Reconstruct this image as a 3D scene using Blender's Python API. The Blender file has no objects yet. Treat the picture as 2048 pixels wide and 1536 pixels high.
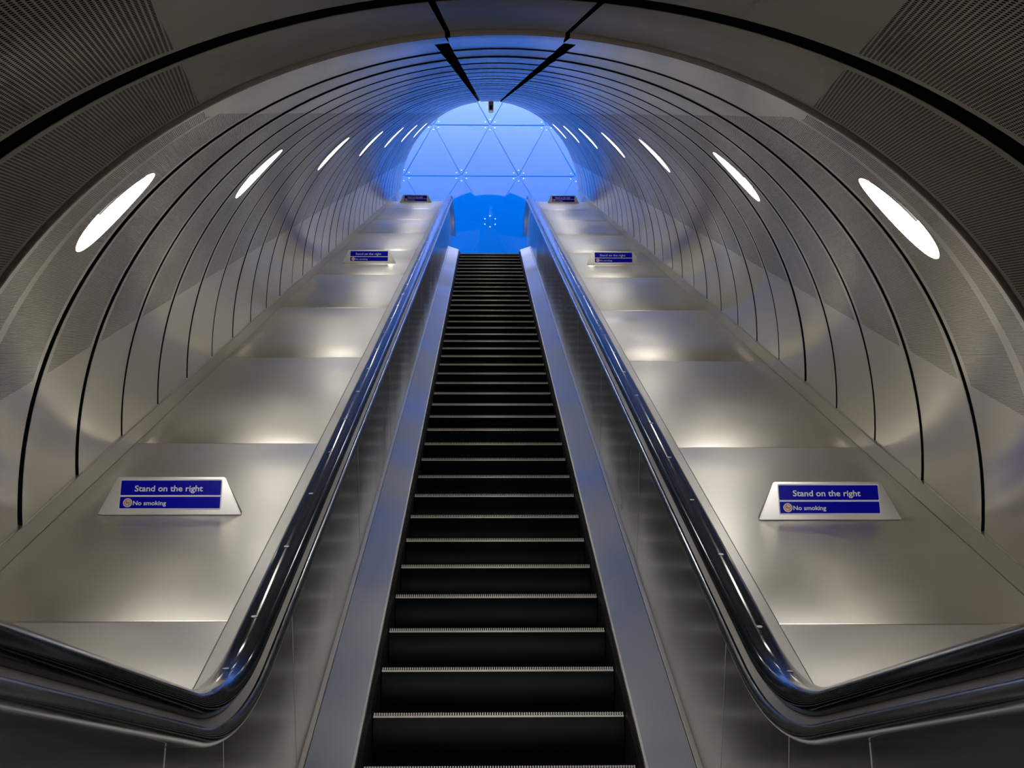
import bpy, bmesh, math, random
from mathutils import Vector, Matrix
random.seed(7)
PI = math.pi
C = bpy.context.scene.collection
S30, C30 = math.sin(PI/6), math.cos(PI/6)
CAMX, CAMZ = -0.0511, 0.766            # the camera stands at (CAMX, 0, CAMZ)
AX = Vector((0, C30, S30)); NN = Vector((0, -S30, C30)); EX = Vector((1, 0, 0))
ORG = Vector((0, 0, CAMZ))
def W(X, n, t): return ORG + EX*X + NN*n + AX*t     # incline frame -> world
R, DC = 1.628, 1.432                    # tunnel radius, its axis lies DC under the camera
NOSE = 2.346                            # line of step noses lies this far under the camera
MOUTH_Y, GLASS_Y = 21.3, 23.2

# ---------------------------------------------------------------- materials
def mat(name): 
    m = bpy.data.materials.new(name); m.use_nodes = True
    nt = m.node_tree; b = nt.nodes['Principled BSDF']
    return m, nt, b
def setp(b, **k):
    for n, v in k.items():
        b.inputs[n.replace('_', ' ')].default_value = v
def math_node(nt, op, a, b=None, c=None, clamp=False):
    n = nt.nodes.new('ShaderNodeMath'); n.operation = op; n.use_clamp = clamp
    for i, v in enumerate((a, b, c)):
        if v is None: continue
        if isinstance(v, (int, float)): n.inputs[i].default_value = v
        else: nt.links.new(v, n.inputs[i])
    return n.outputs[0]
def attr(nt, name):
    n = nt.nodes.new('ShaderNodeAttribute'); n.attribute_name = name; return n.outputs['Fac']
def steel(name, col, rough, aniso=0.0, var=0.06, bump=0.0, scale=1.2, metallic=1.0, streak=0.0):
    m, nt, b = mat(name)
    tc = nt.nodes.new('ShaderNodeTexCoord')
    nz = nt.nodes.new('ShaderNodeTexNoise'); nz.inputs['Scale'].default_value = scale; nz.inputs['Detail'].default_value = 4
    nt.links.new(tc.outputs['Object'], nz.inputs['Vector'])
    mr = nt.nodes.new('ShaderNodeMapRange'); mr.inputs['From Min'].default_value = .3; mr.inputs['From Max'].default_value = .7
    mr.inputs['To Min'].default_value = rough*(1-.18); mr.inputs['To Max'].default_value = rough*(1+.18)
    nt.links.new(nz.outputs['Fac'], mr.inputs['Value']); nt.links.new(mr.outputs[0], b.inputs['Roughness'])
    mx = nt.nodes.new('ShaderNodeMix'); mx.data_type = 'RGBA'
    mx.inputs['A'].default_value = (*[c*(1-var) for c in col], 1); mx.inputs['B'].default_value = (*[min(1, c*(1+var)) for c in col], 1)
    nt.links.new(nz.outputs['Fac'], mx.inputs['Factor']); nt.links.new(mx.outputs['Result'], b.inputs['Base Color'])
    b.inputs['Metallic'].default_value = metallic
    if aniso:
        b.inputs['Anisotropic'].default_value = aniso
        tg = nt.nodes.new('ShaderNodeTangent'); tg.direction_type = 'UV_MAP'; tg.uv_map = 'UVMap'
        nt.links.new(tg.outputs[0], b.inputs['Tangent'])
    if bump:
        n2 = nt.nodes.new('ShaderNodeTexNoise'); n2.inputs['Scale'].default_value = 2.2; n2.inputs['Detail'].default_value = 1
        nt.links.new(tc.outputs['Object'], n2.inputs['Vector'])
        bp = nt.nodes.new('ShaderNodeBump'); bp.inputs['Strength'].default_value = bump; bp.inputs['Distance'].default_value = .02
        nt.links.new(n2.outputs['Fac'], bp.inputs['Height']); nt.links.new(bp.outputs[0], b.inputs['Normal'])
    return m
def plain(name, col, rough=.5, metallic=0.0, spec=.5, emit=None, es=1.0, ior=None, coat=0):
    m, nt, b = mat(name)
    nz = nt.nodes.new('ShaderNodeTexNoise'); nz.inputs['Scale'].default_value = 6
    tc = nt.nodes.new('ShaderNodeTexCoord'); nt.links.new(tc.outputs['Object'], nz.inputs['Vector'])
    mr = nt.nodes.new('ShaderNodeMapRange'); mr.inputs['To Min'].default_value = rough*.85; mr.inputs['To Max'].default_value = min(1, rough*1.15)
    nt.links.new(nz.outputs['Fac'], mr.inputs['Value']); nt.links.new(mr.outputs[0], b.inputs['Roughness'])
    b.inputs['Base Color'].default_value = (*col, 1); b.inputs['Metallic'].default_value = metallic
    b.inputs['Specular IOR Level'].default_value = spec
    if ior: b.inputs['IOR'].default_value = ior
    if emit: b.inputs['Emission Color'].default_value = (*emit, 1); b.inputs['Emission Strength'].default_value = es
    if coat: b.inputs['Coat Weight'].default_value = coat; b.inputs['Coat Roughness'].default_value = .08
    return m

def panel_steel(name, col, rough, aniso, half, hcol, pu, pv):
    """brushed lining steel with a field of punched holes at the sides (attributes theta, axial, edge)"""
    m = steel(name, col, rough, aniso, var=.02)
    nt = m.node_tree; b = nt.nodes['Principled BSDF']; out = nt.nodes['Material Output']
    th, ax, ed = attr(nt, 'theta'), attr(nt, 'axial'), attr(nt, 'edge')
    lim = math_node(nt, 'MINIMUM', math_node(nt, 'MULTIPLY_ADD', ax, 7.0, 16.3 - 7.0*1.61), 28.9)
    m1 = math_node(nt, 'MULTIPLY', math_node(nt, 'GREATER_THAN', th, lim), math_node(nt, 'LESS_THAN', th, 69.5))
    m1 = math_node(nt, 'MULTIPLY', m1, math_node(nt, 'GREATER_THAN', ed, .045))
    sv = math_node(nt, 'MULTIPLY', th, R*PI/180)
    uu = math_node(nt, 'MULTIPLY_ADD', ax, -.214, sv); vv = math_node(nt, 'MULTIPLY_ADD', sv, .214, ax)
    def cell(v, k):
        f = math_node(nt, 'FRACT', math_node(nt, 'MULTIPLY', v, k))
        return math_node(nt, 'ABSOLUTE', math_node(nt, 'SUBTRACT', f, .5))
    du = cell(uu, 1/pu); dv = cell(vv, 1/pv)
    hole = math_node(nt, 'LESS_THAN', math_node(nt, 'MAXIMUM', du, dv), half)
    hole = math_node(nt, 'MULTIPLY', hole, m1)
    dk = nt.nodes.new('ShaderNodeBsdfDiffuse'); dk.inputs['Color'].default_value = (*hcol, 1)
    mix = nt.nodes.new('ShaderNodeMixShader')
    nt.links.new(hole, mix.inputs[0]); nt.links.new(b.outputs[0], mix.inputs[1]); nt.links.new(dk.outputs[0], mix.inputs[2])
    nt.links.new(mix.outputs[0], out.inputs['Surface'])
    return m

M = {}
M['wall'] = panel_steel('lining_steel', (.62, .59, .53), .215, .55, .27, (.035, .032, .028), .0046, .0046)
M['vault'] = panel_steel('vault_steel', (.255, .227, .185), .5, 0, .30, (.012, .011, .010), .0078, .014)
M['lip'] = plain('lip_metal', (.62, .50, .49), .4, metallic=.6)
M['joint'] = plain('joint_black', (.008, .007, .007), .8, spec=.1)
M['deck'] = steel('deck_steel', (.66, .645, .60), .39, .55)
M['edging'] = steel('edging_steel', (.50, .49, .465), .40, .4)
M['seam'] = plain('seam_cover', (.62, .62, .64), .5, metallic=.3)
M['trim'] = steel('trim_steel', (.55, .53, .47), .38, 0)
M['bal'] = steel('balustrade_steel', (.47, .48, .48), .24, .55, var=.03)
M['inner'] = steel('inner_deck_steel', (.80, .80, .79), .44, .4, var=.03)
M['guide'] = steel('guide_steel', (.46, .47, .48), .17, 0, var=.02)
M['guide_face'] = steel('guide_channel_steel', (.36, .345, .32), .45, 0)
M['rubber'] = plain('handrail_rubber', (.006, .008, .012), .11, spec=.4, coat=.12)
M['dot'] = plain('handrail_dot', (.5, .52, .52), .5)
M['step'] = plain('step_black', (.002, .002, .003), .30, spec=.06)
M['nosing'] = plain('nosing_aluminium', (.92, .90, .84), .42, metallic=.1)
M['skirt'] = plain('skirt_black', (.012, .012, .012), .5, spec=.3)
M['sign'] = steel('sign_steel', (.84, .83, .83), .36, 0)
M['blue'] = plain('sign_blue', (.002, .002, .50), .3, spec=.12)
M['white'] = plain('sign_white', (.85, .86, .90), .35)
M['red'] = plain('sign_red', (.70, .22, .16), .4)
M['pink'] = plain('sign_disc', (.85, .62, .55), .4)
M['black'] = plain('symbol_black', (.03, .02, .02), .5)
M['lens'] = plain('lamp_diffuser', (.9, .9, .9), .4, emit=(1, .955, .885), es=23.0)
M['reflector'] = plain('lamp_baffle', (.10, .095, .10), .5)
M['floor'] = plain('landing_floor', (.16, .155, .15), .5)
M['render'] = plain('pale_plaster', (.78, .79, .80), .7)
M['cam_grey'] = plain('camera_grey', (.75, .71, .60), .5)
M['cam_dark'] = plain('camera_dark', (.01, .02, .01), .15)
M['bolt'] = plain('bolt_steel_glow', (.30, .45, .80), .3, metallic=.3, emit=(.15, .35, .9), es=.25)  # faint blue glow painted onto the bolts, which are no lamps
def glass_mat(name, emit, es):
    m, nt, b = mat(name)
    nz = nt.nodes.new('ShaderNodeTexNoise'); nz.inputs['Scale'].default_value = .5
    tc = nt.nodes.new('ShaderNodeTexCoord'); nt.links.new(tc.outputs['Object'], nz.inputs['Vector'])
    mx = nt.nodes.new('ShaderNodeMix'); mx.data_type = 'RGBA'
    mx.inputs['A'].default_value = (*[c*.85 for c in emit], 1); mx.inputs['B'].default_value = (*[c*1.15 for c in emit], 1)
    nt.links.new(nz.outputs['Fac'], mx.inputs['Factor'])
    nt.links.new(mx.outputs['Result'], b.inputs['Emission Color'])
    setp(b, Base_Color=(.0, .04, .25, 1), Roughness=.04, IOR=1.9, Emission_Strength=es)
    return m
M['glass'] = glass_mat('blue_glass_glow', (.0, .105, .49), 1.0)  # emission stands in for daylight shining through the glass from behind
M['glass_gap'] = glass_mat('blue_glass_joint_glow', (.0, .13, .56), 1.0)  # stronger painted glow lifts the shaded joints between the panes

# ---------------------------------------------------------------- object helpers
def obj(name, mesh, m, parent=None, smooth=False):
    o = bpy.data.objects.new(name, mesh); C.objects.link(o)
    if m is not None:
        for k in (m if isinstance(m, (list, tuple)) else [m]): mesh.materials.append(k)
    if parent is not None: o.parent = parent
    if smooth:
        for p in mesh.polygons: p.use_smooth = True
    return o
def me(name, vs, fs):
    m = bpy.data.meshes.new(name); m.from_pydata([tuple(v) for v in vs], [], fs); m.update(); return m
def empty(name, loc=(0, 0, 0)):
    o = bpy.data.objects.new(name, None); o.empty_display_size = .1; C.objects.link(o); o.location = loc; return o
def tag(o, label=None, cat=None, group=None, kind=None):
    if label: o['label'] = label
    if cat: o['category'] = cat
    if group: o['group'] = group
    if kind: o['kind'] = kind
    return o
def uv_set(m, fn):
    uv = m.uv_layers.new(name='UVMap')
    for l in m.loops: uv.data[l.index].uv = fn(m.vertices[l.vertex_index].co, l.vertex_index)

# ---------------------------------------------------------------- path of the escalator (nose line), with arcs at both ends
RB, RT = 2.4, 2.6
z_low = -0.012
t_b = ((z_low - CAMZ) + NOSE*C30)/S30          # where the inclined nose line would meet the lower floor
t_t = 22.25                                    # and the upper floor
CB = W(0, -NOSE, t_b); CT = W(0, -NOSE, t_t)
TB, TT = RB*math.tan(PI/12), RT*math.tan(PI/12)
z_top = CT.z
def station(u):
    """u runs along the incline as its t; below t_b-TB and past t_t+TT it runs level. -> (base point, normal, tangent)"""
    if u < t_b - TB:
        return CB + Vector((0, u - t_b, 0)), Vector((0, 0, 1)), Vector((0, 1, 0))
    if u < t_b + TB:
        a = PI/6*(u - (t_b - TB))/(2*TB)
        c = CB + Vector((0, -TB, RB))
        return c + Vector((0, math.sin(a), -math.cos(a)))*RB, Vector((0, -math.sin(a), math.cos(a))), Vector((0, math.cos(a), math.sin(a)))
    if u <= t_t - TT:
        return W(0, -NOSE, u), NN.copy(), AX.copy()
    if u < t_t + TT:
        a = PI/6*(1 - (u - (t_t - TT))/(2*TT))
        c = CT + Vector((0, TT, -RT))
        return c + Vector((0, -math.sin(a), math.cos(a)))*RT, Vector((0, -math.sin(a), math.cos(a))), Vector((0, math.cos(a), math.sin(a)))
    return CT + Vector((0, u - t_t, 0)), Vector((0, 0, 1)), Vector((0, 1, 0))
U0, U1 = -1.2, 23.6
def stations(u0, u1):
    us = [u0]
    def rng(a, b, n):
        for i in range(n+1):
            v = a + (b-a)*i/n
            if u0 + 1e-4 < v < u1 - 1e-4: us.append(v)
    rng(t_b - TB, t_b + TB, 20); rng(t_t - TT, t_t + TT, 16)
    v = t_b + TB
    while v < t_t - TT:
        if u0 < v < u1: us.append(v)
        v += 1.0
    us.append(u1); us = sorted(set(round(x, 5) for x in us))
    return us
def sweep(name, prof, u0, u1, m, parent, closed=False, smooth=False, caps=True, side=1, mats=None, soft=None):
    """sweep profile [(X, h)] (h above the nose line) along the path; side mirrors X"""
    us = stations(u0, u1); k = len(prof); vs = []; fs = []; ul = []
    for u in us:
        p, n, tg = station(u)
        for (x, h) in prof: vs.append(p + EX*(x*side) + n*h); ul.append(u)
    kk = k if closed else k-1
    mi = []
    for i in range(len(us)-1):
        for j in range(kk):
            a, b = i*k+j, i*k+(j+1) % k
            f = (a, b, b+k, a+k); fs.append(f if side > 0 else f[::-1]); mi.append(mats[j] if mats else 0)
    if closed and caps:
        fs.append(tuple(range(k))[::-1] if side > 0 else tuple(range(k))); fs.append(tuple((len(us)-1)*k + j for j in range(k))[::(1 if side > 0 else -1)]); mi += [0, 0]
    mesh = me(name, vs, fs)
    for p, q in zip(mesh.polygons, mi): p.material_index = q
    uv_set(mesh, lambda co, i: (ul[i], (i % k)*.1))
    o = obj(name, mesh, m, parent)
    if smooth:
        for p in mesh.polygons: p.use_smooth = True
        mesh.set_sharp_from_angle(angle=math.radians(smooth if smooth is not True else 40))
    return o

# ---------------------------------------------------------------- escalator
esc = empty('escalator', W(0, -NOSE, t_b))
tag(esc, 'steel escalator with black steps climbing between two wide sign decks', 'escalator')
bpy.context.view_layer.update()
class P: pass
def child(o):                       # keep world placement under the escalator's Empty
    o.matrix_parent_inverse = Matrix.Translation(-esc.location); return o

# steps
SP = .4252; T0 = 4.2763; HW = .499
def step_mesh():
    prof = [(0, -.002), (.41, -.002), (.41, -.05), (.05, -.235)] + [(.038*(1 - k/10)**2.2, -.225 + .02*k) for k in range(11)]
    vs = []; fs = []
    for sx in (-1, 1):
        for (y, z) in prof: vs.append((sx*HW, y, z))
    k = len(prof)
    fs.append(tuple(range(k))); fs.append(tuple(range(k, 2*k))[::-1])
    for j in range(k): fs.append((j, j+k, (j+1) % k + k, (j+1) % k))
    m = me('step', vs, fs)
    for p in m.polygons: p.use_smooth = True
    m.set_sharp_from_angle(angle=math.radians(25)); return m
def nosing_mesh():
    vs = []; fs = []
    def box(x0, x1, y0, y1, z0, z1):
        b = len(vs)
        for x in (x0, x1):
            for y in (y0, y1):
                for z in (z0, z1): vs.append((x, y, z))
        for f in ((0, 1, 3, 2), (4, 6, 7, 5), (0, 4, 5, 1), (2, 3, 7, 6), (0, 2, 6, 4), (1, 5, 7, 3)): fs.append(tuple(b+i for i in f))
    box(-HW, HW, -.006, .03, -.014, -.0065)
    n = 102; p = 2*HW/n
    for i in range(n):
        x = -HW + (i+.5)*p
        box(x-p*.23, x+p*.23, -.006, .045, -.0065, .005)
    return me('nosing', vs, fs)
sm, nm = step_mesh(), nosing_mesh()
first_step = None
for i in range(-3, 43):
    p, n, tg = station(T0 + SP*i)
    o = obj('step', sm, M['step'] if i == -3 else None, esc); o.location = p; child(o)
    q = obj('nosing', nm, M['nosing'] if i == -3 else None, o)
    if i == -3: q['label'] = 'pale toothed metal nosing'

HD = .876; HR = 1.0                     # deck and handrail top above the nose line
prof_rail = []
for i in range(29):                     # C-shaped rubber section
    a = -PI*.30 + (PI*1.60)*i/28
    prof_rail.append((.680 + .045*math.cos(a), HR - .036 + .034*math.sin(a)))
prof_rail = prof_rail + [(.664, HR-.060), (.664, HR-.046), (.696, HR-.046), (.696, HR-.060)]
sides = {-1: 'left', 1: 'right'}
bal_seams = {-1: [-1.2, .9, 1.86, 3.03-.25, 4.02, 6.25, 8.4, 10.55, 12.7, 14.85, 17.0, 19.15, 21.3, 23.6],
             1: [-1.2, .8, 1.74, 2.75, 3.72, 6.02, 8.15, 10.3, 12.45, 14.6, 16.75, 18.9, 21.05, 23.6]}
deck_seams = {-1: [-1.2, 1.45, 3.542, 5.61, 7.675, 9.71, 11.76, 13.83, 15.88, 17.9, 19.95, 21.9, 23.6],
              1: [-1.2, 1.42, 3.508, 5.54, 7.58, 9.6, 11.6, 13.65, 15.7, 17.75, 19.8, 21.8, 23.6]}
for s in (-1, 1):
    w = sides[s]
    child(sweep('skirt_panel', [(.503, -.35), (.503, -.02), (.507, .02), (.519, .045), (.522, -.35)][::-1], U0, U1, M['skirt'], esc, closed=True, side=s))
    child(sweep('inner_deck', [(.520, .062), (.528, .068), (.682, .118), (.684, .10), (.520, .04)][::-1], U0, U1, M['inner'], esc, closed=True, side=s))
    child(sweep('panel_footing', [(.684, .10), (.684, .121), (.688, .124), (.703, .131), (.71, .10)][::-1], U0, U1, M['trim'], esc, closed=True, side=s))
    for a, b in zip(bal_seams[s][:-1], bal_seams[s][1:]):
        g = .0028
        child(sweep('balustrade_panel', [(.7, .13), (.7, .880), (.702, .880), (.702, .13)][::-1], a+g, b-g, M['bal'], esc, closed=True, side=s))
    for u in bal_seams[s][1:-1]:
        child(sweep('seam_strip', [(.699, .132), (.699, .878), (.7025, .878), (.7025, .132)][::-1], u-.0026, u+.0026, M['seam'], esc, closed=True, side=s))
    # moulding under the handrail: round nose below, channel face above
    pg = [(.711, .880), (.648, .878)]
    for i in range(13):
        a = -PI*.5 - PI*.80*i/12
        pg.append((.645 + .025*math.cos(a), .901 + .023*math.sin(a)))
    k1 = len(pg)
    pg += [(.636, .920), (.646, .930), (.651, .936), (.654, .937), (.656, .931), (.672, .929), (.673, .952), (.687, .952), (.687, .929), (.711, .929)]
    mats = [0]*(k1-1) + [1]*3 + [0]*(len(pg)-k1-2)
    pg = pg[::-1]; mats = ([0] + mats[:len(pg)-1])[::-1]
    mats = mats[1:] + [0]
    child(sweep('handrail_guide', pg, U0, U1, [M['guide'], M['guide_face']], esc, closed=True, side=s, smooth=35, mats=mats))
    hr = child(sweep('handrail', prof_rail, U0, U1, M['rubber'], esc, closed=True, side=s, smooth=50))
    tag(hr, 'glossy black rubber moving handrail with small pale dots')
    # pale dots on the rubber
    vs = [(0, 0, .0)] ; fs = []
    for i in range(16):
        a = 2*PI*i/16; vs.append((.0085*math.cos(a), .0085*math.sin(a), 0))
    for i in range(16): fs.append((0, 1+i, 1+(i+1) % 16))
    dm = me('marker_dot', vs, fs); dm.materials.append(M['dot'])
    u = 1.45 + (.03 if s > 0 else .11)
    while u < 20.5:
        p, n, tg = station(u)
        th = math.radians(12)
        up = n
        d = obj('marker_dot', dm, None, hr)
        loc = p + EX*(s*.6835) + n*(HR - .0020 + .0008)
        tilt = Matrix((EX, tg, n)).transposed().to_4x4() @ Matrix.Rotation(-s*0.0, 4, 'Y')
        d.matrix_world = Matrix.Translation(loc - Vector((0, 0, 0))) @ tilt
        d.matrix_parent_inverse = Matrix.Identity(4)
        u += .574
    # outer deck: edging strip beside the handrail, then the wide panels
    child(sweep('deck_edging', [(.720, HD-.03), (.720, HD+.004), (.808, HD+.004), (.8122, HD+.001), (.8122, HD-.03)][::-1], U0, U1, M['edging'], esc, closed=True, side=s))
    for a, b in zip(deck_seams[s][:-1], deck_seams[s][1:]):
        us = stations(a + .003, b - .003)
        nX = 8; vs = []; fs = []; ul = []; x0, x1 = .8135, 1.632
        rows = []
        e = .004
        def row(u, dz):
            p, n, tg = station(u); r_ = []
            for j in range(nX+1):
                vs.append(p + EX*(s*(x0+(x1-x0)*j/nX)) + n*(HD+dz)); ul.append(u); r_.append(len(vs)-1)
            rows.append(r_)
        row(us[0], -.02); row(us[0], -e); row(us[0]+.0012, -.0012); row(us[0]+e, 0)
        for u in us[1:-1]: row(u, 0)
        row(us[-1]-e, 0); row(us[-1]-.0012, -.0012); row(us[-1], -e); row(us[-1], -.02)
        for i in range(len(rows)-1):
            for j in range(nX):
                f = (rows[i][j], rows[i][j+1], rows[i+1][j+1], rows[i+1][j]); fs.append(f if s > 0 else f[::-1])
        mesh = me('deck_panel', vs, fs); uv_set(mesh, lambda co, i: (ul[i], co.x))
        for p in mesh.polygons: p.use_smooth = True
        mesh.set_sharp_from_angle(angle=math.radians(60))
        child(obj('deck_panel', mesh, M['deck'], esc))
    # dark bed the deck panels rest on (shows in the seams)
    child(sweep('deck_bed', [(.72, HD-.10), (.72, HD-.02), (1.62, HD-.02), (1.62, HD-.10)][::-1], U0, U1, M['joint'], esc, closed=True, side=s))

# ---------------------------------------------------------------- tunnel lining
def cyl(th, t, r=R):
    a = math.radians(th); return W(r*math.sin(a), -DC + r*math.cos(a), t)
def t_mouth(th, r=R):
    n = -DC + r*math.cos(math.radians(th)); return (MOUTH_Y + S30*n)/C30
def rad(th):
    a = math.radians(th); return -(EX*math.sin(a) + NN*math.cos(a))
def lining(name, th0, th1, ta, tb, parent, hole=None, r=R, lip=.004, depth=.035, tp=.004, mats=None):
    """curved panel between angles th0<th1 (degrees from the crown) and axial ta..tb, edges rolled back; hole=(theta, t, half arc, half axial)"""
    vs, nr, fs, th_, ax_, ed_ = [], [], [], [], [], []
    slope = 2*tp/(tb-ta); rimf = set()
    def v(th, t, rr, nrm):
        vs.append(cyl(th, t, rr + tp*(2*(t-ta)/(tb-ta) - 1))); nr.append((nrm + AX*slope*max(0, nrm.dot(rad(th)))).normalized()); th_.append(abs(th)); ax_.append(t)
        ed_.append(min(t-ta, tb-t)); return len(vs)-1
    cut = tb > 23.0
    def te(th, t):                       # last rings end on the mouth's vertical plane
        return min(t, t_mouth(th)) if cut else t
    def grid(ths, ts):
        ids = [[v(th, te(th, t), r, rad(th)) for th in ths] for t in ts]
        for i in range(len(ts)-1):
            for j in range(len(ths)-1):
                fs.append((ids[i][j], ids[i+1][j], ids[i+1][j+1], ids[i][j+1]))
    def span(a, b, st=2.0):
        n = max(1, int(math.ceil(abs(b-a)/st))); return [a + (b-a)*i/n for i in range(n+1)]
    A, B = ta+lip, tb-lip
    tsp = span(A, B, .16)
    if hole is None:
        grid(span(th0, th1), tsp)
    else:
        hc, ht, ha, hb = hole; blk = 7.5; had = math.degrees(ha/R)
        b0, b1 = hc-blk, hc+blk
        if th0 < b0: grid(span(th0, b0), tsp)
        if th1 > b1: grid(span(b1, th1), tsp)
        angs = [2*PI*i/72 for i in range(72)]
        hw, hh = math.radians(blk)*R, None
        cor = [math.atan2(y, x) % (2*PI) for x in (-hw, hw) for y in (A-ht, B-ht)]
        angs = sorted(angs + cor)
        rings = []
        for k in range(7):
            f = (k/6)**1.3; row = []
            for a in angs:
                ca, sa = math.cos(a), math.sin(a)
                # inner: ellipse point in that direction; outer: rectangle point
                q = 1/math.sqrt((ca/ha)**2 + (sa/hb)**2)
                lim = []
                if abs(ca) > 1e-9: lim.append(hw/abs(ca))
                if sa > 1e-9: lim.append((B-ht)/sa)
                if sa < -1e-9: lim.append((A-ht)/sa)
                o_ = min(lim); d = q + (o_-q)*f
                row.append(v(hc + math.degrees(d*ca/R), ht + d*sa, r, rad(hc + math.degrees(d*ca/R))))
            rings.append(row)
        n = len(angs)
        for k in range(6):
            for i in range(n):
                j = (i+1) % n
                fs.append((rings[k][i], rings[k][j], rings[k+1][j], rings[k+1][i]))
        # wall of the hole
        back = [v(th_[i]*(1 if hc > 0 else -1), ax_[i], r+.031, rad(hc)) for i in rings[0]]
        for i in range(n):
            j = (i+1) % n; rimf.add(len(fs)); fs.append((rings[0][i], rings[0][j], back[j], back[i]))
    # rolled edges along the two joints
    nface = len(fs); black = set()
    ths = span(th0, th1)
    for (t_e, sg) in ((ta, -1), (tb, 1)):
        prev = None
        for k in range(5):
            a = PI/2*k/4
            rowk = []
            for th in ths:
                base = te(th, t_e - sg*lip) if cut and sg > 0 else t_e - sg*lip
                nrm = (rad(th)*math.cos(a) + AX*sg*math.sin(a)).normalized()
                rowk.append(v(th, base + sg*lip*math.sin(a), r + lip*(1-math.cos(a)), nrm))
            if prev:
                for j in range(len(ths)-1):
                    if sg < 0 and k >= 3: black.add(len(fs))
                    f = (prev[j], rowk[j], rowk[j+1], prev[j+1]); fs.append(f if sg > 0 else f[::-1])
            prev = rowk
        rowk = [v(th, ax_[prev[j]], r+depth, AX*sg) for j, th in enumerate(ths)]
        p2 = [v(th, ax_[prev[j]], r+lip, AX*sg) for j, th in enumerate(ths)]
        for j in range(len(ths)-1):
            black.add(len(fs))
            f = (p2[j], rowk[j], rowk[j+1], p2[j+1]); fs.append(f if sg > 0 else f[::-1])
    # straight returns at the ends
    for th, sg in ((th0, -1), (th1, 1)):
        tn = EX*math.cos(math.radians(th)) - NN*math.sin(math.radians(th))
        a0, a1 = ta, min(tb, t_mouth(th)) if cut else tb
        q = [v(th, a0, r, tn*sg), v(th, a1, r, tn*sg), v(th, a1, r+depth, tn*sg), v(th, a0, r+depth, tn*sg)]
        fs.append(tuple(q) if sg < 0 else tuple(q[::-1]))
    mesh = me(name, vs, fs)
    for nm_, data in (('theta', th_), ('axial', ax_), ('edge', ed_)):
        at = mesh.attributes.new(nm_, 'FLOAT', 'POINT'); at.data.foreach_set('value', data)
    uv = mesh.uv_layers.new(name='UVMap')
    for l in mesh.loops: uv.data[l.index].uv = (ax_[l.vertex_index], th_[l.vertex_index]*R*PI/180)
    for p in mesh.polygons:
        p.use_smooth = True
    mesh.normals_split_custom_set_from_vertices([n_[:] for n_ in nr])
    for q in rimf: mesh.polygons[q].material_index = 2
    for q in black: mesh.polygons[q].material_index = 1
    return obj(name, mesh, (mats or [M['wall'], M['joint']]) + ([M['trim']] if rimf else []), parent)

wl = tag(empty('wall_left'), kind='structure'); wr = tag(empty('wall_right'), kind='structure')
ceil_ = tag(empty('ceiling'), kind='structure')
NR = 33
jl = [.95, 1.05, 1.15, (2.20, 2.31), 3.22, 3.53] + [4.15 + .616*k for k in range(NR)]
jr = [.95, 1.05, 1.15, (2.20, 2.31), 3.22, 3.50] + [4.08 + .614*k for k in range(NR)]
jc = [.95, 1.05, 1.15, (2.20, 2.31), 3.22, 3.40] + [4.11 + .615*k for k in range(NR)]
DI = 1
wide = {(-1, 6): .034, (-1, 7): .022, (1, 10): .034, (1, 6): .020, (1, 5): .010, (-1, 5): .010, (-1, 10): .020, (-1, 13): .020}
TP = [.002, .002, .002, .002, .001, .0008, .003, .0024] + [max(.0002, .0012 + .0013*math.sin(k*2.3)) for k in range(40)]
light_rings = [5, 9, 14, 19, 24, 29, 34]
LIGHTS = []
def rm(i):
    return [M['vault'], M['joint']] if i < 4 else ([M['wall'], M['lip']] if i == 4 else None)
def gap(side, i): return wide.get((side, i), .009 + .002*((i*7 + side) % 3))
def bounds(J, side, i):
    a, b = J[i], J[i+1]
    a = a[1] if isinstance(a, tuple) else a + gap(side, i)/2
    b = b[0] if isinstance(b, tuple) else b - gap(side, i+1)/2
    return a, b
for side, J, par in ((-1, jl, wl), (1, jr, wr)):
    for i in range(len(J)-1):
        a, b = bounds(J, side, i)
        if a > 24.2 or i < 2: continue
        near = i < 4
        inner = 5.4 if i < 5 else 6.9
        hole = None
        if i in light_rings:
            tc_ = (3.855 if side < 0 else 3.74) if i == 5 else (a+b)/2
            hole = (side*45.6, tc_, .163, .170)
            LIGHTS.append((side, light_rings.index(i), hole))
        th0, th1 = sorted((side*inner, side*88.4))
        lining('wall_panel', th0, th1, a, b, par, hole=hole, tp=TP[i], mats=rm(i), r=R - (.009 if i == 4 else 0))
for i in range(len(jc)-1):
    a, b = bounds(jc, 0, i)
    if a > 24.4 or i < 2: continue
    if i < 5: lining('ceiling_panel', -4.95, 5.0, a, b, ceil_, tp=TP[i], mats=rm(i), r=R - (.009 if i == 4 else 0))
    else: lining('ceiling_panel', -5.5, 5.7, a, b, ceil_, tp=TP[i], mats=rm(i))
# upright cheeks closing the wall above the deck where the escalator levels off
for s, par in ((-1, wl), (1, wr)):
    us = [t_t - 2.2 + .15*k for k in range(40)]
    vs, fs = [], []
    for u in us:
        p, n, tg = station(u); q = p + n*(HD + .06)
        y = min(q.y, MOUTH_Y); z2 = CAMZ + (y - DC*S30)/C30*S30 - DC*C30 + .05
        vs += [(s*1.632, y, min(q.z, z2)), (s*1.632, y, z2)]
        if q.y > MOUTH_Y: break
    for i in range(len(vs)//2 - 1):
        f = (2*i, 2*i+2, 2*i+3, 2*i+1); fs.append(f[::-1] if s > 0 else f)
    obj('wall_cheek', me('wall_cheek', vs, fs), M['trim'], par)
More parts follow.
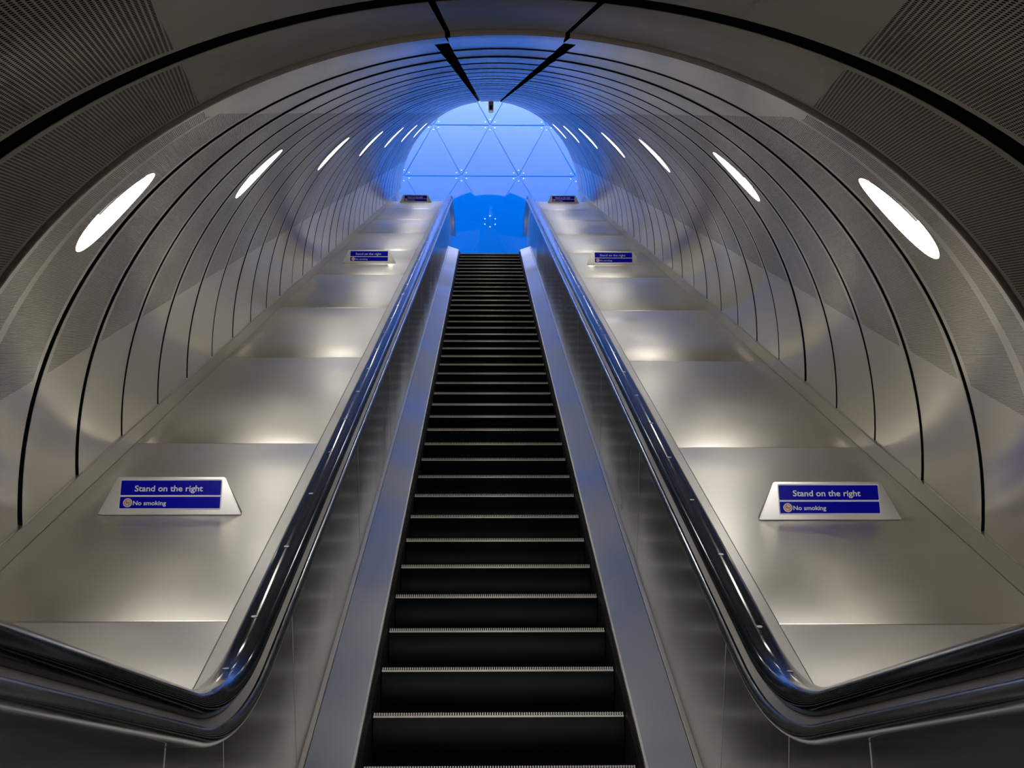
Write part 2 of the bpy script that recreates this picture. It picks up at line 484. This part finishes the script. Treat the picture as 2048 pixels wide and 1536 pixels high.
# black shell behind the lining
def shell():
    vs, fs = [], []; n = 48; r = R+.16
    ts = [1.15, 5, 10, 15, 20, 24.9]
    for t in ts:
        for i in range(n+1):
            th = -95 + 190*i/n
            vs.append(cyl(th, min(t, t_mouth(th, r)), r))
    for i in range(len(ts)-1):
        for j in range(n):
            a = i*(n+1)+j; fs.append((a, a+n+1, a+n+2, a+1))
    return me('tunnel_shell', vs, fs)
o = obj('tunnel_shell', shell(), M['joint'], ceil_, smooth=True)
# steel upstand where the wall meets the deck
for s, nm_ in ((-1, 'trim_1'), (1, 'trim_2')):
    o = sweep(nm_, [(1.634, HD-.03), (1.6335, HD+.002), (1.625, HD+.083), (1.620, HD+.089), (1.640, HD+.093), (1.66, HD+.085), (1.66, HD-.03)][::-1], U0, U1, M['trim'], None, closed=True, side=s)
    tag(o, kind='structure')

# ---------------------------------------------------------------- wall lights
ordn = ['first', 'second', 'third', 'fourth', 'fifth', 'sixth', 'seventh']
for side, k, (hc, ht, ha, hb) in LIGHTS:
    t = empty('wall_light', cyl(hc, ht, R+.03))
    tag(t, f'white oval light recessed in the {sides[side]} tunnel wall, {ordn[k]} one up from the bottom end', 'light', 'oval wall lights')
    bpy.context.view_layer.update()
    inv = Matrix.Translation(-t.location)
    vs, nr, fs = [], [], []; n = 40; rows = []
    for q in range(9):
        f = q/8
        row = []
        for i in range(n):
            a = 2*PI*i/n
            s_, x = ha*1.16*f*math.cos(a), hb*1.10*f*math.sin(a)
            row.append(len(vs)); vs.append(cyl(hc + math.degrees(s_/R), ht + x, R + .022 + .045*(1-f*f)))
        rows.append(row)
    for q in range(8):
        for i in range(n):
            j = (i+1) % n; fs.append((rows[q][i], rows[q][j], rows[q+1][j], rows[q+1][i]))
    o = obj('diffuser', me('diffuser', vs, fs), M['lens'], t, smooth=True); o.matrix_parent_inverse = inv
    # thin curved baffle across the upper, nearer edge of the opening
    vs, fs = [], []
    m_ = 24; upw = -side
    for i in range(m_+1):
        f = -.05 + .97*i/m_
        x = -hb*(.70*math.sqrt(max(0, 1-f*f)) + .02)
        wd = .0008 + .015*i/m_
        th = hc + math.degrees(upw*ha*f/R)
        for dr in (.001, .016):
            for dx in (-wd, wd): vs.append(cyl(th, ht + x + dx, R+dr))
    for i in range(m_):
        a = i*4
        for (p, q) in ((0, 1), (1, 3), (3, 2), (2, 0)): fs.append((a+p, a+q, a+4+q, a+4+p))
    o = obj('baffle', me('baffle', vs, fs), M['reflector'], t, smooth=True); o.matrix_parent_inverse = inv

# ---------------------------------------------------------------- signs on the decks
def text_mesh(s, size, bold):
    cu = bpy.data.curves.new('t', 'FONT'); cu.body = s; cu.size = size; cu.offset = bold; cu.align_x = 'LEFT'; cu.resolution_u = 3
    o = bpy.data.objects.new('t', cu); C.objects.link(o); bpy.context.view_layer.update()
    dg = bpy.context.evaluated_depsgraph_get(); m = bpy.data.meshes.new_from_object(o.evaluated_get(dg))
    bpy.data.objects.remove(o); m.materials.clear(); return m
def fit(m, x0, x1, base, cap):
    xs = [v.co.x for v in m.vertices]; ys = [v.co.y for v in m.vertices]
    a, b = min(xs), max(xs); top = max(ys); sx = (x1-x0)/(b-a); sy = cap
    for v in m.vertices: v.co = (x0 + (v.co.x-a)*sx, base + v.co.y*sy, v.co.z)
    return m
def rrect(x0, x1, y0, y1, r, z, n=5):
    pts = []
    for cx, cy, a0 in ((x1-r, y1-r, 0), (x0+r, y1-r, 90), (x0+r, y0+r, 180), (x1-r, y0+r, 270)):
        for i in range(n+1):
            a = math.radians(a0 + 90*i/n); pts.append((cx + r*math.cos(a), cy + r*math.sin(a), z))
    return pts
def poly(name, pts, m, parent):
    return obj(name, me(name, pts, [tuple(range(len(pts)))]), m, parent)
def disc(r, cx, cy, z, n=28, hole=0):
    vs, fs = [], []
    for i in range(n):
        a = 2*PI*i/n; vs.append((cx + r*math.cos(a), cy + r*math.sin(a), z))
        if hole: vs.append((cx + hole*math.cos(a), cy + hole*math.sin(a), z))
    if hole:
        for i in range(n):
            j = (i+1) % n; fs.append((2*i, 2*j, 2*j+1, 2*i+1))
    else: fs = [tuple(range(n))]
    return vs, fs
UX = .378/1390; UY = .1148/430
def px(x): return (x - 940)*UX            # sign zoom px -> metres across the face
def py(y): return (692 - y)*UY            # and up from the deck
def fat(m, d):
    vs = [v.co.copy() for v in m.vertices]; fs = [tuple(p.vertices) for p in m.polygons]; V, Fs = [], []
    for k in range(8):
        o = Vector((d*math.cos(k*PI/4), d*math.sin(k*PI/4), 0)); b = len(V)
        V += [v + o for v in vs]; Fs += [tuple(b+i for i in f) for f in fs]
    return me('lettering', V, Fs)
def textfit(s, xa, xb, base, capy):
    m = fat(text_mesh(s, 1.0, 0), .022)
    H = fat(text_mesh('H', 1.0, 0), .022); cap = max(v.co.y for v in H.vertices)
    return fit(m, px(xa), px(xb), py(base), (py(capy)-py(base))/cap)
T1 = textfit('Stand on the right', 445, 1377, 355, 272)
T2 = textfit('No smoking', 438, 888, 552, 492)
for v in list(T1.vertices) + list(T2.vertices): v.co.z = .0032
def make_sign():
    t = empty('deck_sign')
    b0, b1, u0_, u1_, h = -.266, .266, -.203, .198, .146
    D, d = .028, .012                        # depth at foot and at top; the foot follows the slope of the deck
    vs = [(b0, 0, 0), (b1, 0, 0), (u1_, h, 0), (u0_, h, 0), (b0, D*math.tan(PI/6), -D), (b1, D*math.tan(PI/6), -D), (u1_, h, -d), (u0_, h, -d)]
    fs = [(0, 1, 2, 3), (5, 4, 7, 6), (1, 5, 6, 2), (4, 0, 3, 7), (3, 2, 6, 7), (4, 5, 1, 0)]
    m = me('sign_body', vs, fs)
    bm = bmesh.new(); bm.from_mesh(m); bmesh.ops.bevel(bm, geom=bm.edges[:], offset=.003, segments=2, affect='EDGES'); bm.to_mesh(m); bm.free()
    obj('sign_body', m, M['sign'], t)
    pts = rrect(px(245), px(1635), py(612), py(180), .006, .0018)
    fr = obj('sign_plate', me('sign_plate', pts + [(x, y, .0002) for x, y, z in pts], [tuple(range(len(pts)))] + [(i, i+len(pts), (i+1) % len(pts)+len(pts), (i+1) % len(pts)) for i in range(len(pts))]), M['white'], t)
    fr['label'] = 'white-edged rectangular sign plate'
    for y0, y1 in ((200, 408), (434, 597)):
        poly('blue_field', rrect(px(256), px(1622), py(y1), py(y0), .003, .0026), M['blue'], fr)
    x = obj('lettering', T1, None, fr); 
    y = obj('lettering', T2, None, fr)
    for m in (T1, T2):
        if not m.materials: m.materials.append(M['white'])
    cx, cy = px(364), py(518); rr = 62*UX
    vs, fs = disc(rr, cx, cy, .0031); mi = [0]*len(fs)
    def add(v2, f2, k):
        b = len(vs); vs.extend(v2); fs.extend(tuple(b+i for i in f) for f in f2); mi.extend([k]*len(f2))
    add(*disc(rr*.80, cx, cy, .0033), 3)
    add(*disc(rr*.82, cx, cy, .0035, hole=rr*.62), 1)
    for (xa, xb, yc) in ((-.45, .30, -.02), (.36, .46, -.02)):
        add([(cx+xa*rr, cy+(yc-.09)*rr, .0034), (cx+xb*rr, cy+(yc-.09)*rr, .0034), (cx+xb*rr, cy+(yc+.09)*rr, .0034), (cx+xa*rr, cy+(yc+.09)*rr, .0034)], [(0, 1, 2, 3)], 2)
    q = .5; w_ = .07*rr
    add([(cx-q*rr-w_, cy+q*rr-w_, .0036), (cx-q*rr+w_, cy+q*rr+w_, .0036), (cx+q*rr+w_, cy-q*rr+w_, .0036), (cx+q*rr-w_, cy-q*rr-w_, .0036)], [(0, 3, 2, 1)], 1)
    m = me('no_smoking_symbol', vs, fs)
    for p, k in zip(m.polygons, mi): p.material_index = k
    o = obj('no_smoking_symbol', m, [M['white'], M['red'], M['black'], M['pink']], fr)
    o['label'] = 'round red and white no smoking symbol'
    return t
def copy_tree(o, par=None):
    c = o.copy(); C.objects.link(c)
    if par is not None: c.parent = par
    for ch in list(o.children): copy_tree(ch, c)
    return c
proto = make_sign()
spots = [(-1.228, 4.553, 'left deck, nearest the viewer'), (1.224, 4.486, 'right deck, nearest the viewer'),
         (-1.215, 12.63, 'left deck, halfway up'), (1.209, 12.57, 'right deck, halfway up'),
         (-1.226, 21.33, 'left deck, at the top by the blue glass'), (1.226, 21.30, 'right deck, at the top by the blue glass')]
trees = [proto] + [copy_tree(proto) for _ in spots[1:]]
for o, (x, t_, wh) in zip(trees, spots):
    p, n, tg = station(t_)
    zf = Vector((0, -1, 0)); upv = Vector((0, 0, 1))      # the face stands upright
    o.matrix_world = Matrix.Translation(p + EX*x + n*(HD+.0015)) @ Matrix((EX, upv, zf)).transposed().to_4x4()
    tag(o, f'blue Stand on the right sign, {wh}', 'sign', 'deck signs')

# ---------------------------------------------------------------- upper hall: mouth wall, blue glass wall, floors
def struct(name, mesh, m): return tag(obj(name, mesh, m), kind='structure')
def headwall():
    vs, fs = [], []; n = 64
    cz = None
    inner, outer = [], []
    X0, Z0, Z1 = 4.2, z_top - .6, z_top + 8.0
    ctr = Vector((0, MOUTH_Y, (W(0, -DC, t_mouth(90)).z)))
    def vert(th):
        r = R+.03
        p = cyl(th, t_mouth(th, r), r); return p
    ths = [-95 + 190*i/n for i in range(n+1)]
    for th in ths:
        p = vert(th); d = Vector((p.x, 0, p.z - ctr.z)); 
        k = min([X0/abs(d.x) if abs(d.x) > 1e-6 else 1e9, ((Z1-ctr.z)/d.z) if d.z > 1e-6 else 1e9])
        inner.append(p); outer.append(Vector((d.x*k, MOUTH_Y, ctr.z + d.z*k)))
    m = len(ths)
    vs = inner + outer
    for i in range(m-1): fs.append((i, i+1, m+i+1, m+i))
    # corners of the rectangle
    for i in range(m-1):
        a, b = outer[i], outer[i+1]
        if (abs(abs(a.x)-X0) < 1e-4) != (abs(abs(b.x)-X0) < 1e-4):
            vs.append(Vector((math.copysign(X0, a.x), MOUTH_Y, Z1))); fs.append((m+i, m+i+1, len(vs)-1))
    return me('wall_front', vs, fs)
struct('wall_front', headwall(), M['render'])
def quad(a, b, c, d): return me('q', [a, b, c, d], [(0, 1, 2, 3)])
ZT = z_top + 8.0
yb = GLASS_Y + .06
for nm_, x in (('wall_east', 4.2), ('wall_west', -4.2)):
    struct(nm_, quad((x, MOUTH_Y, z_top-.6), (x, yb, z_top-.6), (x, yb, ZT), (x, MOUTH_Y, ZT)), M['render'])
struct('floor_upper', quad((-4.2, CT.y+TT, z_top-.004), (4.2, CT.y+TT, z_top-.004), (4.2, yb, z_top-.004), (-4.2, yb, z_top-.004)), M['floor'])
struct('floor_lower', quad((-6, -7, -.012), (6, -7, -.012), (6, 3.0, -.012), (-6, 3.0, -.012)), M['floor'])

gw = struct('wall_back', quad((-4.2, GLASS_Y+.024, z_top-.6), (4.2, GLASS_Y+.024, z_top-.6), (4.2, GLASS_Y+.024, ZT), (-4.2, GLASS_Y+.024, ZT)), M['glass_gap'])
gw['label'] = 'blue glass wall of triangular panes behind the top of the escalator'
rows = [8.9, 9.92, 10.93, 11.94, 13.10, 14.25, 15.4, 16.5, 17.6]
rows = [z + 0.766 for z in rows]
SX = 1.155
def nodes(k):
    off = .0 if k % 2 == 0 else SX/2
    return [i*SX + off + .02 for i in range(-4, 5)]
bolt_v, bolt_f = [], []
for ring_ in range(3):
    r_, z_ = ((.015, 0), (.013, .008), (.006, .012))[ring_]
    for i in range(10):
        a = 2*PI*i/10; bolt_v.append((r_*math.cos(a), -z_, r_*math.sin(a)))
for q in range(2):
    for i in range(10):
        j = (i+1) % 10; bolt_f.append((q*10+i, q*10+j, q*10+10+j, q*10+10+i))
bolt_f.append(tuple(range(20, 30)))
bolt_m = me('glass_bolt', bolt_v, bolt_f); bolt_m.materials.append(M['bolt'])
def pane(tri):
    c = sum((Vector(p) for p in tri), Vector())/3
    if abs(c.x) > 2.6 or c.z > z_top + 6: big = False
    else: big = True
    pts = []
    for p in tri:
        d = Vector(p) - c; pts.append(c + d*(1 - .013/ (d.length*.5)))
    down = sum(1 for p in tri if p[2] > c.z) == 2
    tilt = Vector((random.uniform(-.003, .003), 0, (.017 if down else -.007) + random.uniform(-.002, .002)))
    vs = [(p.x, GLASS_Y + tilt.x*(p.x-c.x) + tilt.z*(p.z-c.z), p.z) for p in pts] 
    vs += [(x, y+.004, z) for x, y, z in vs]
    o = obj('glass_pane', me('glass_pane', vs, [(0, 1, 2), (5, 4, 3), (0, 3, 4, 1), (1, 4, 5, 2), (2, 5, 3, 0)]), M['glass'], gw)
    if big:
        for p in tri:
            d = (c - Vector(p)).normalized(); q = Vector(p) + d*.118
            b = obj('glass_bolt', bolt_m, None, o); b.location = (q.x, GLASS_Y - .006 + tilt.x*(q.x-c.x) + tilt.z*(q.z-c.z), q.z)
for k in range(len(rows)-1):
    lo, hi = nodes(k), nodes(k+1)
    z0, z1 = rows[k], rows[k+1]
    allp = sorted([(x, 0) for x in lo] + [(x, 1) for x in hi])
    for i in range(len(allp)-2):
        tri = [(x, 0, z0 if w_ == 0 else z1) for x, w_ in allp[i:i+3]]
        if abs(sum(p[0] for p in tri)/3) > 3.4: continue
        # wind so the face looks at -y
        a, b, c = tri
        if (b[0]-a[0])*(c[2]-a[2]) - (b[2]-a[2])*(c[0]-a[0]) < 0: tri = [a, c, b]
        pane(tri)

# security camera hanging in the mouth
cam_t = empty('security_camera', (0.03, MOUTH_Y-.35, W(0, R-DC, t_mouth(0)).z - .30))
tag(cam_t, 'small grey security camera with dark lens hanging from the tunnel crown', 'security camera')
def boxm(x0, x1, y0, y1, z0, z1, bev=.006):
    bm = bmesh.new(); bmesh.ops.create_cube(bm, size=1)
    for v in bm.verts: v.co = ((x0+x1)/2 + v.co.x*(x1-x0), (y0+y1)/2 + v.co.y*(y1-y0), (z0+z1)/2 + v.co.z*(z1-z0))
    bmesh.ops.bevel(bm, geom=bm.edges[:], offset=bev, segments=2, affect='EDGES')
    m = bpy.data.meshes.new('box'); bm.to_mesh(m); bm.free(); return m
obj('mount', boxm(-.028, .028, -.03, .03, .06, .26), M['cam_grey'], cam_t)
obj('housing', boxm(-.045, .045, -.05, .05, -.11, .08), M['cam_grey'], cam_t)
obj('lens', boxm(-.020, .020, -.057, -.045, -.092, -.005, .004), M['cam_dark'], cam_t)

# ---------------------------------------------------------------- lights
def area(name, loc, target, sx, sy, e, col):
    li = bpy.data.lights.new(name, 'AREA'); li.shape = 'RECTANGLE'; li.size = sx; li.size_y = sy; li.energy = e; li.color = col
    o = bpy.data.objects.new(name, li); C.objects.link(o); o.location = loc
    o.rotation_euler = (Vector(target) - Vector(loc)).to_track_quat('-Z', 'Y').to_euler(); return o
area('hall_daylight', (0, (MOUTH_Y+GLASS_Y)/2, ZT-.1), (0, (MOUTH_Y+GLASS_Y)/2, 0), 7.0, 1.5, 1380, (1, .95, .88))
area('concourse_fill', (0, -3.4, 1.0), (0, 6, 3.8), 4.5, 1.2, 105, (1, .96, .90))  # unseen fill added low behind the camera to brighten signs and nosings

w = bpy.data.worlds.new('World'); bpy.context.scene.world = w; w.use_nodes = True
w.node_tree.nodes['Background'].inputs[0].default_value = (.30, .29, .27, 1); w.node_tree.nodes['Background'].inputs[1].default_value = 1.0

# ---------------------------------------------------------------- camera
F, VX, VY, ROLL = 2550.0, 973.2, 225.0, -.0054
a = Vector(((VX-1024)/F, (768-VY)/F, 1)).normalized()
r0 = Vector((math.cos(ROLL), math.sin(ROLL), 0)); r = (r0 - a*r0.dot(a)).normalized()
n = a.cross(r)
if n.y < 0: n = -n
def tow(i): return EX*r[i] + NN*n[i] + AX*a[i]
right, up, fwd = tow(0), tow(1), tow(2)
cd = bpy.data.cameras.new('Camera'); cd.sensor_width = 36; cd.lens = F/2048*36; cd.clip_start = .05; cd.clip_end = 200
co = bpy.data.objects.new('Camera', cd); C.objects.link(co)
co.matrix_world = Matrix.Translation((CAMX, 0, CAMZ)) @ Matrix((right, up, -fwd)).transposed().to_4x4()
bpy.context.scene.camera = co
sc = bpy.context.scene
sc.view_settings.view_transform = 'Standard'
sc.cycles.max_bounces = 6; sc.cycles.glossy_bounces = 5; sc.cycles.diffuse_bounces = 3; sc.cycles.use_adaptive_sampling = True; sc.cycles.adaptive_threshold = .06; sc.cycles.adaptive_min_samples = 16; sc.cycles.use_denoising = True
sc.cycles.sample_clamp_indirect = 6
